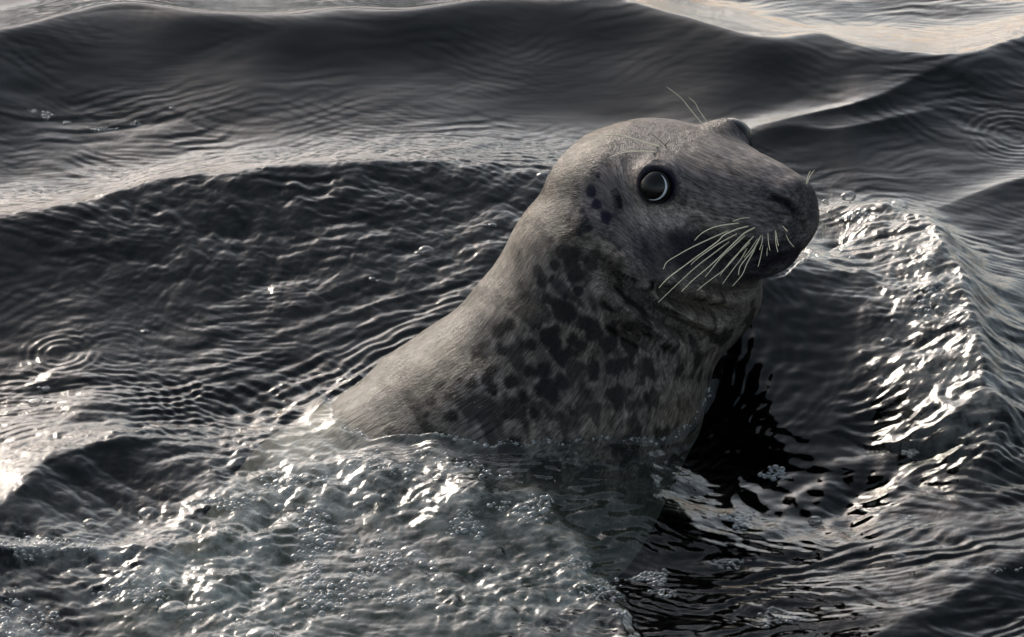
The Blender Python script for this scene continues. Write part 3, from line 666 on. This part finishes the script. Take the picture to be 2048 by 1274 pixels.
# ------------------------------------------------------------------ bubbles and foam
def dome(n=14, m=6):
    v = []; fc = []
    for i in range(m + 1):
        a = (math.pi * .56) * i / m
        for j in range(n):
            b = 2 * math.pi * j / n; v.append((math.sin(a) * math.cos(b), math.sin(a) * math.sin(b), math.cos(a)))
    for i in range(m):
        for j in range(n): fc.append((i * n + j, (i + 1) * n + j, (i + 1) * n + (j + 1) % n, i * n + (j + 1) % n))
    return np.array(v), np.array(fc)
DV, DF = dome(18, 8); DVs, DFs = dome(9, 4)
RB = random.Random(3)
BM = mesh_obj('bubble', DV, DF, bubble_material('bubble_film', .30, .015)); BM_DATA = BM.data; bpy.data.objects.remove(BM)
REG = [
 ('small round clear bubble on the lumpy ridge ahead of the nose', 'bubbles on the ridge ahead of the seal',
  [(1697,386,17,'thin clear dome bubble on the ridge just past the nose'),(1800,402,22,'large speckled dome bubble on the ridge top behind the nose bubble'),(1695,430,13),(1720,425,10),(1868,562,24,'widest clear dome bubble on the shoulder of the ridge'),(1880,592,22,'clear dome bubble touching the widest bubble of the ridge'),(1884,612,16),(1936,642,15),(1945,660,12),(1775,678,14),(1745,726,14),(1757,757,14),(1705,513,8),(1650,400,9),(1735,440,12),(1840,450,11),(1825,500,12),(1860,520,13),(1900,640,12),(1880,700,14),(1925,690,11),(1790,640,10)]),
 ('small clear bubble on the dark swell behind the seal', 'bubbles on the swell behind the seal',
  [(853,496,16,'largest clear bubble on the dark swell face behind the seal'),(838,503,9),(1086,346,15,'clear bubble on the swell crest beside the seal\'s head'),(985,447,9),(745,556,8),(758,560,6),(290,660,8),(345,215,7)]),
 ('tiny clear bubble beside the flat bubble on the smooth water', 'bubbles on the smooth water', [(72,799,15,'flat clear bubble ringed by tiny ones on smooth water'),(92,776,8),(100,803,7),(56,801,6)]),
 ('small clear bubble scattered on the churned water over the back', 'bubbles on the churned water',
  [(298,1021,20,'pale dome bubble at the foot of the dark hump'),(180,1042,14,'dome bubble on the dark hump\'s lower edge'),(345,1212,28,'biggest pale dome bubble beside the sheet of packed bubbles'),(395,1230,15,'dome bubble against the biggest pale dome bubble'),(520,1262,26,'big thin dome bubble below the frothy lump'),(745,991,20,'egg-shaped bubble in a row of three in the churned hollow'),(718,1005,14,'end bubble of the row of three in the churned hollow'),(770,990,8),(835,1107,26,'big clear dome bubble rising beside the broad foam mass'),(820,1095,18,'dome bubble overlapped by the big clear dome bubble'),(845,1125,10),(870,1158,12),(879,1150,11),(870,1136,10),(866,1124,9),(885,1216,15,'single dome bubble right of the knobbly foam cluster'),(615,1156,11),(525,1178,7),(1070,1137,10),(1086,1128,7),(640,1012,14),(618,1022,10),(585,955,20,'widest bubble in the row over the seal\'s hidden back'),(560,962,14),(610,950,14),(510,1000,9),(560,1010,14),(975,1130,10),(990,1135,8),(945,1105,8),(700,1040,9),(660,1085,12),(640,1060,14),(930,1045,9),(1040,1010,14),(1065,1025,12),(1045,1040,10),(830,1000,8),(860,985,8),(760,1060,8),(640,1130,9),(480,1240,10),(430,1205,8),(690,1230,10)]),
 ('small lone bubble on the rippled water below the dark pool', 'bubbles on the rippled water', [(1630,1036,15,'round dome bubble in the dip below the dark pool'),(1800,1109,14,'dome bubble on the rippled water above the last small crest'),(1560,1090,7),(1700,1055,6),(1240,1226,9)]),
]
for lab, grp, lst in REG:
    for (u, v, r, *own) in lst:
        p = water_hit(u, v + r * .4); o = bpy.data.objects.new('bubble', BM_DATA); COL.objects.link(o)
        R = r * PXM; o.location = p; o.scale = (R, R * RB.uniform(.85, 1.1), R * RB.uniform(.45, .65)); o.rotation_euler = (RB.uniform(-.2, .2), RB.uniform(-.2, .2), RB.uniform(0, 6))
        tag(o, own[0] if own else lab, 'bubble', grp)
PATCH = [  # u, v, half width, half depth (photo px), count, smallest, largest radius px, label
 (1205,1180,48,24,90,2.5,6,'largest raft of white foam bubbles below the submerged flank'),
 (1305,1156,36,13,50,2.5,6,'oval raft of fine foam beside the largest foam raft'),
 (1480,1041,28,20,45,2.5,6.5,'foam cap riding a small wave crest below the dark pool'),
 (1552,948,24,12,30,2.5,7,'foam cluster on the lip of the dark pool'),
 (1455,1128,34,10,40,2,5,'thin curved strip of foam on rippled water'),
 (1820,906,16,8,16,2.5,5,'small ring of foam on the bright ripples'),
 (1745,1022,22,7,22,2,5,'short line of foam bubbles on the rippled water'),
 (1812,1035,16,6,16,2,5,'tiny foam cluster beside the short foam line'),
 (1330,1185,24,8,26,2,5,'faint foam patch under the oval foam raft'),
 (1240,1226,18,8,16,2,6,'tiny foam clump under the largest foam raft'),
 (1150,1128,30,12,26,2,5,'foam strung along a steep little crest'),
 (790,1192,60,20,80,3,9,'knobbly foam cluster on the dark churned water'),
 (755,1120,60,38,120,3,9,'broad mass of foam in the churned hollow'),
 (630,1075,42,70,120,3,10,'foam climbing a curling ridge of churned water'),
 (650,1185,70,38,120,3,9,'frothy lump breaking on the churned water'),
 (275,1180,65,30,90,3,10,'sheet of packed bubbles beside a big dome bubble'),
 (45,1235,60,42,90,3,11,'packed bubbles in the trough of the churned water'),
 (90,1092,95,20,130,2.5,7,'splashing strip of foam beside the dark hump'),
 (930,1052,36,26,60,3,9,'string of foam bubbles in the hollow over the back'),
 (880,935,110,26,130,2.5,7,'sparkling froth along the edge of the flank water'),
 (1060,1015,60,26,80,3,9,'froth where the flank water meets the churned water'),
 (740,925,50,18,60,2.5,7,'froth heap above the seal\'s hidden back'),
 (580,960,70,16,60,3,9,'row of foam bubbles over the seal\'s hidden back'),
 (450,1005,60,14,50,2.5,7,'foam lip at the foot of the dark hump'),
 (1950,1140,90,8,60,2,5,'foam line on the last small crest'),
 (1560,1235,40,16,40,2,6,'scattered foam in the bright ripples'),
 (204,260,24,4,20,2,4.5,'thin sliver of foam on the dark swell face'),
 (95,232,11,8,12,2.5,5,'small foam fleck on the dark swell face'),
 (134,245,8,3,8,2,4,'tiny foam fleck beside a larger fleck on the swell'),
 (66,223,9,3,8,2,3.5,'faint foam fleck highest on the swell face'),
 (271,248,10,4,9,2,4.5,'ring-shaped foam fleck on the dark swell face'),
 (92,776,14,4,10,2,4,'little foam fleck above a drifting bubble'),
 (1850,600,26,40,40,2.5,8,'bubbly froth on top of the ridge ahead of the seal'),
 (1722,428,22,8,40,2.5,6,'froth just behind the seal\'s nose'),
]
for (cu, cv, ru, rv, n, r0, r1, lab) in PATCH:
    placed = []; vs = []; fs = []; k = 0
    if n >= 60: n = int(n * .75); r0, r1 = r0 * .8, r1 * .85
    org = water_hit(cu, cv)
    for _ in range(n * 8):
        if len(placed) >= n: break
        a = RB.uniform(0, 6.283); q = math.sqrt(RB.random()); r = r0 + (r1 - r0) * RB.random() ** 2.2
        wob = 1 + .3 * math.sin(a * 3 + cu) + .2 * math.sin(a * 5 + cv)
        u = cu + ru * q * wob * math.cos(a); v = cv + rv * q * wob * math.sin(a)
        if any((u - b[0]) ** 2 + ((v - b[1]) * 1.7) ** 2 < (.72 * (r + b[2])) ** 2 for b in placed): continue
        placed.append((u, v, r)); p = water_hit(u, v) - org; R = r * PXM
        vs.append(DVs * np.array([R, R, R * .8]) + p); fs.append(DFs + k); k += len(DVs)
    o = mesh_obj('foam_patch', np.concatenate(vs), np.concatenate(fs), M_BUBBLE); o.location = org
    tag(o, lab, 'foam', 'patches of foam', None)

# froth strung along the line where the water laps the coat
_bd = np.abs(body_sdf(np.stack([GX[_m], GY[_m], GZ[_m]], -1).astype(float))); _cand = np.stack([GX[_m], GY[_m], GZ[_m]], -1)[_bd < .0045]
_cu, _cv = to_px(_cand.astype(float))
for lo, hi, n, lab in ((560, 860, 70, 'froth clinging where the water laps the seal\'s back'), (860, 1130, 70, 'froth clinging along the waterline of the spotted flank'), (1130, 1420, 60, 'froth clinging to the waterline below the throat')):
    k_ = np.where((_cu > lo) & (_cu < hi) & (_cand[:, 1] < -.16))[0]
    if len(k_) < 10: continue
    k_ = np.array(sorted(RF.choice(k_, min(n, len(k_)), replace=False), key=lambda i: _cu[i])); org = _cand[k_].mean(0).astype(float)
    vs = []; fs = []; c_ = 0
    for i in k_:
        R = (1.6 + 3.4 * RF.rand() ** 2.5) * PXM; p = _cand[i] - org + np.array([0, -.002, -.0004])
        vs.append(DVs * np.array([R, R, R * .85]) + p); fs.append(DFs + c_); c_ += len(DVs)
    o = mesh_obj('foam_patch', np.concatenate(vs), np.concatenate(fs), M_BUBBLE); o.location = org
    tag(o, lab, 'foam', 'patches of foam', 'stuff')
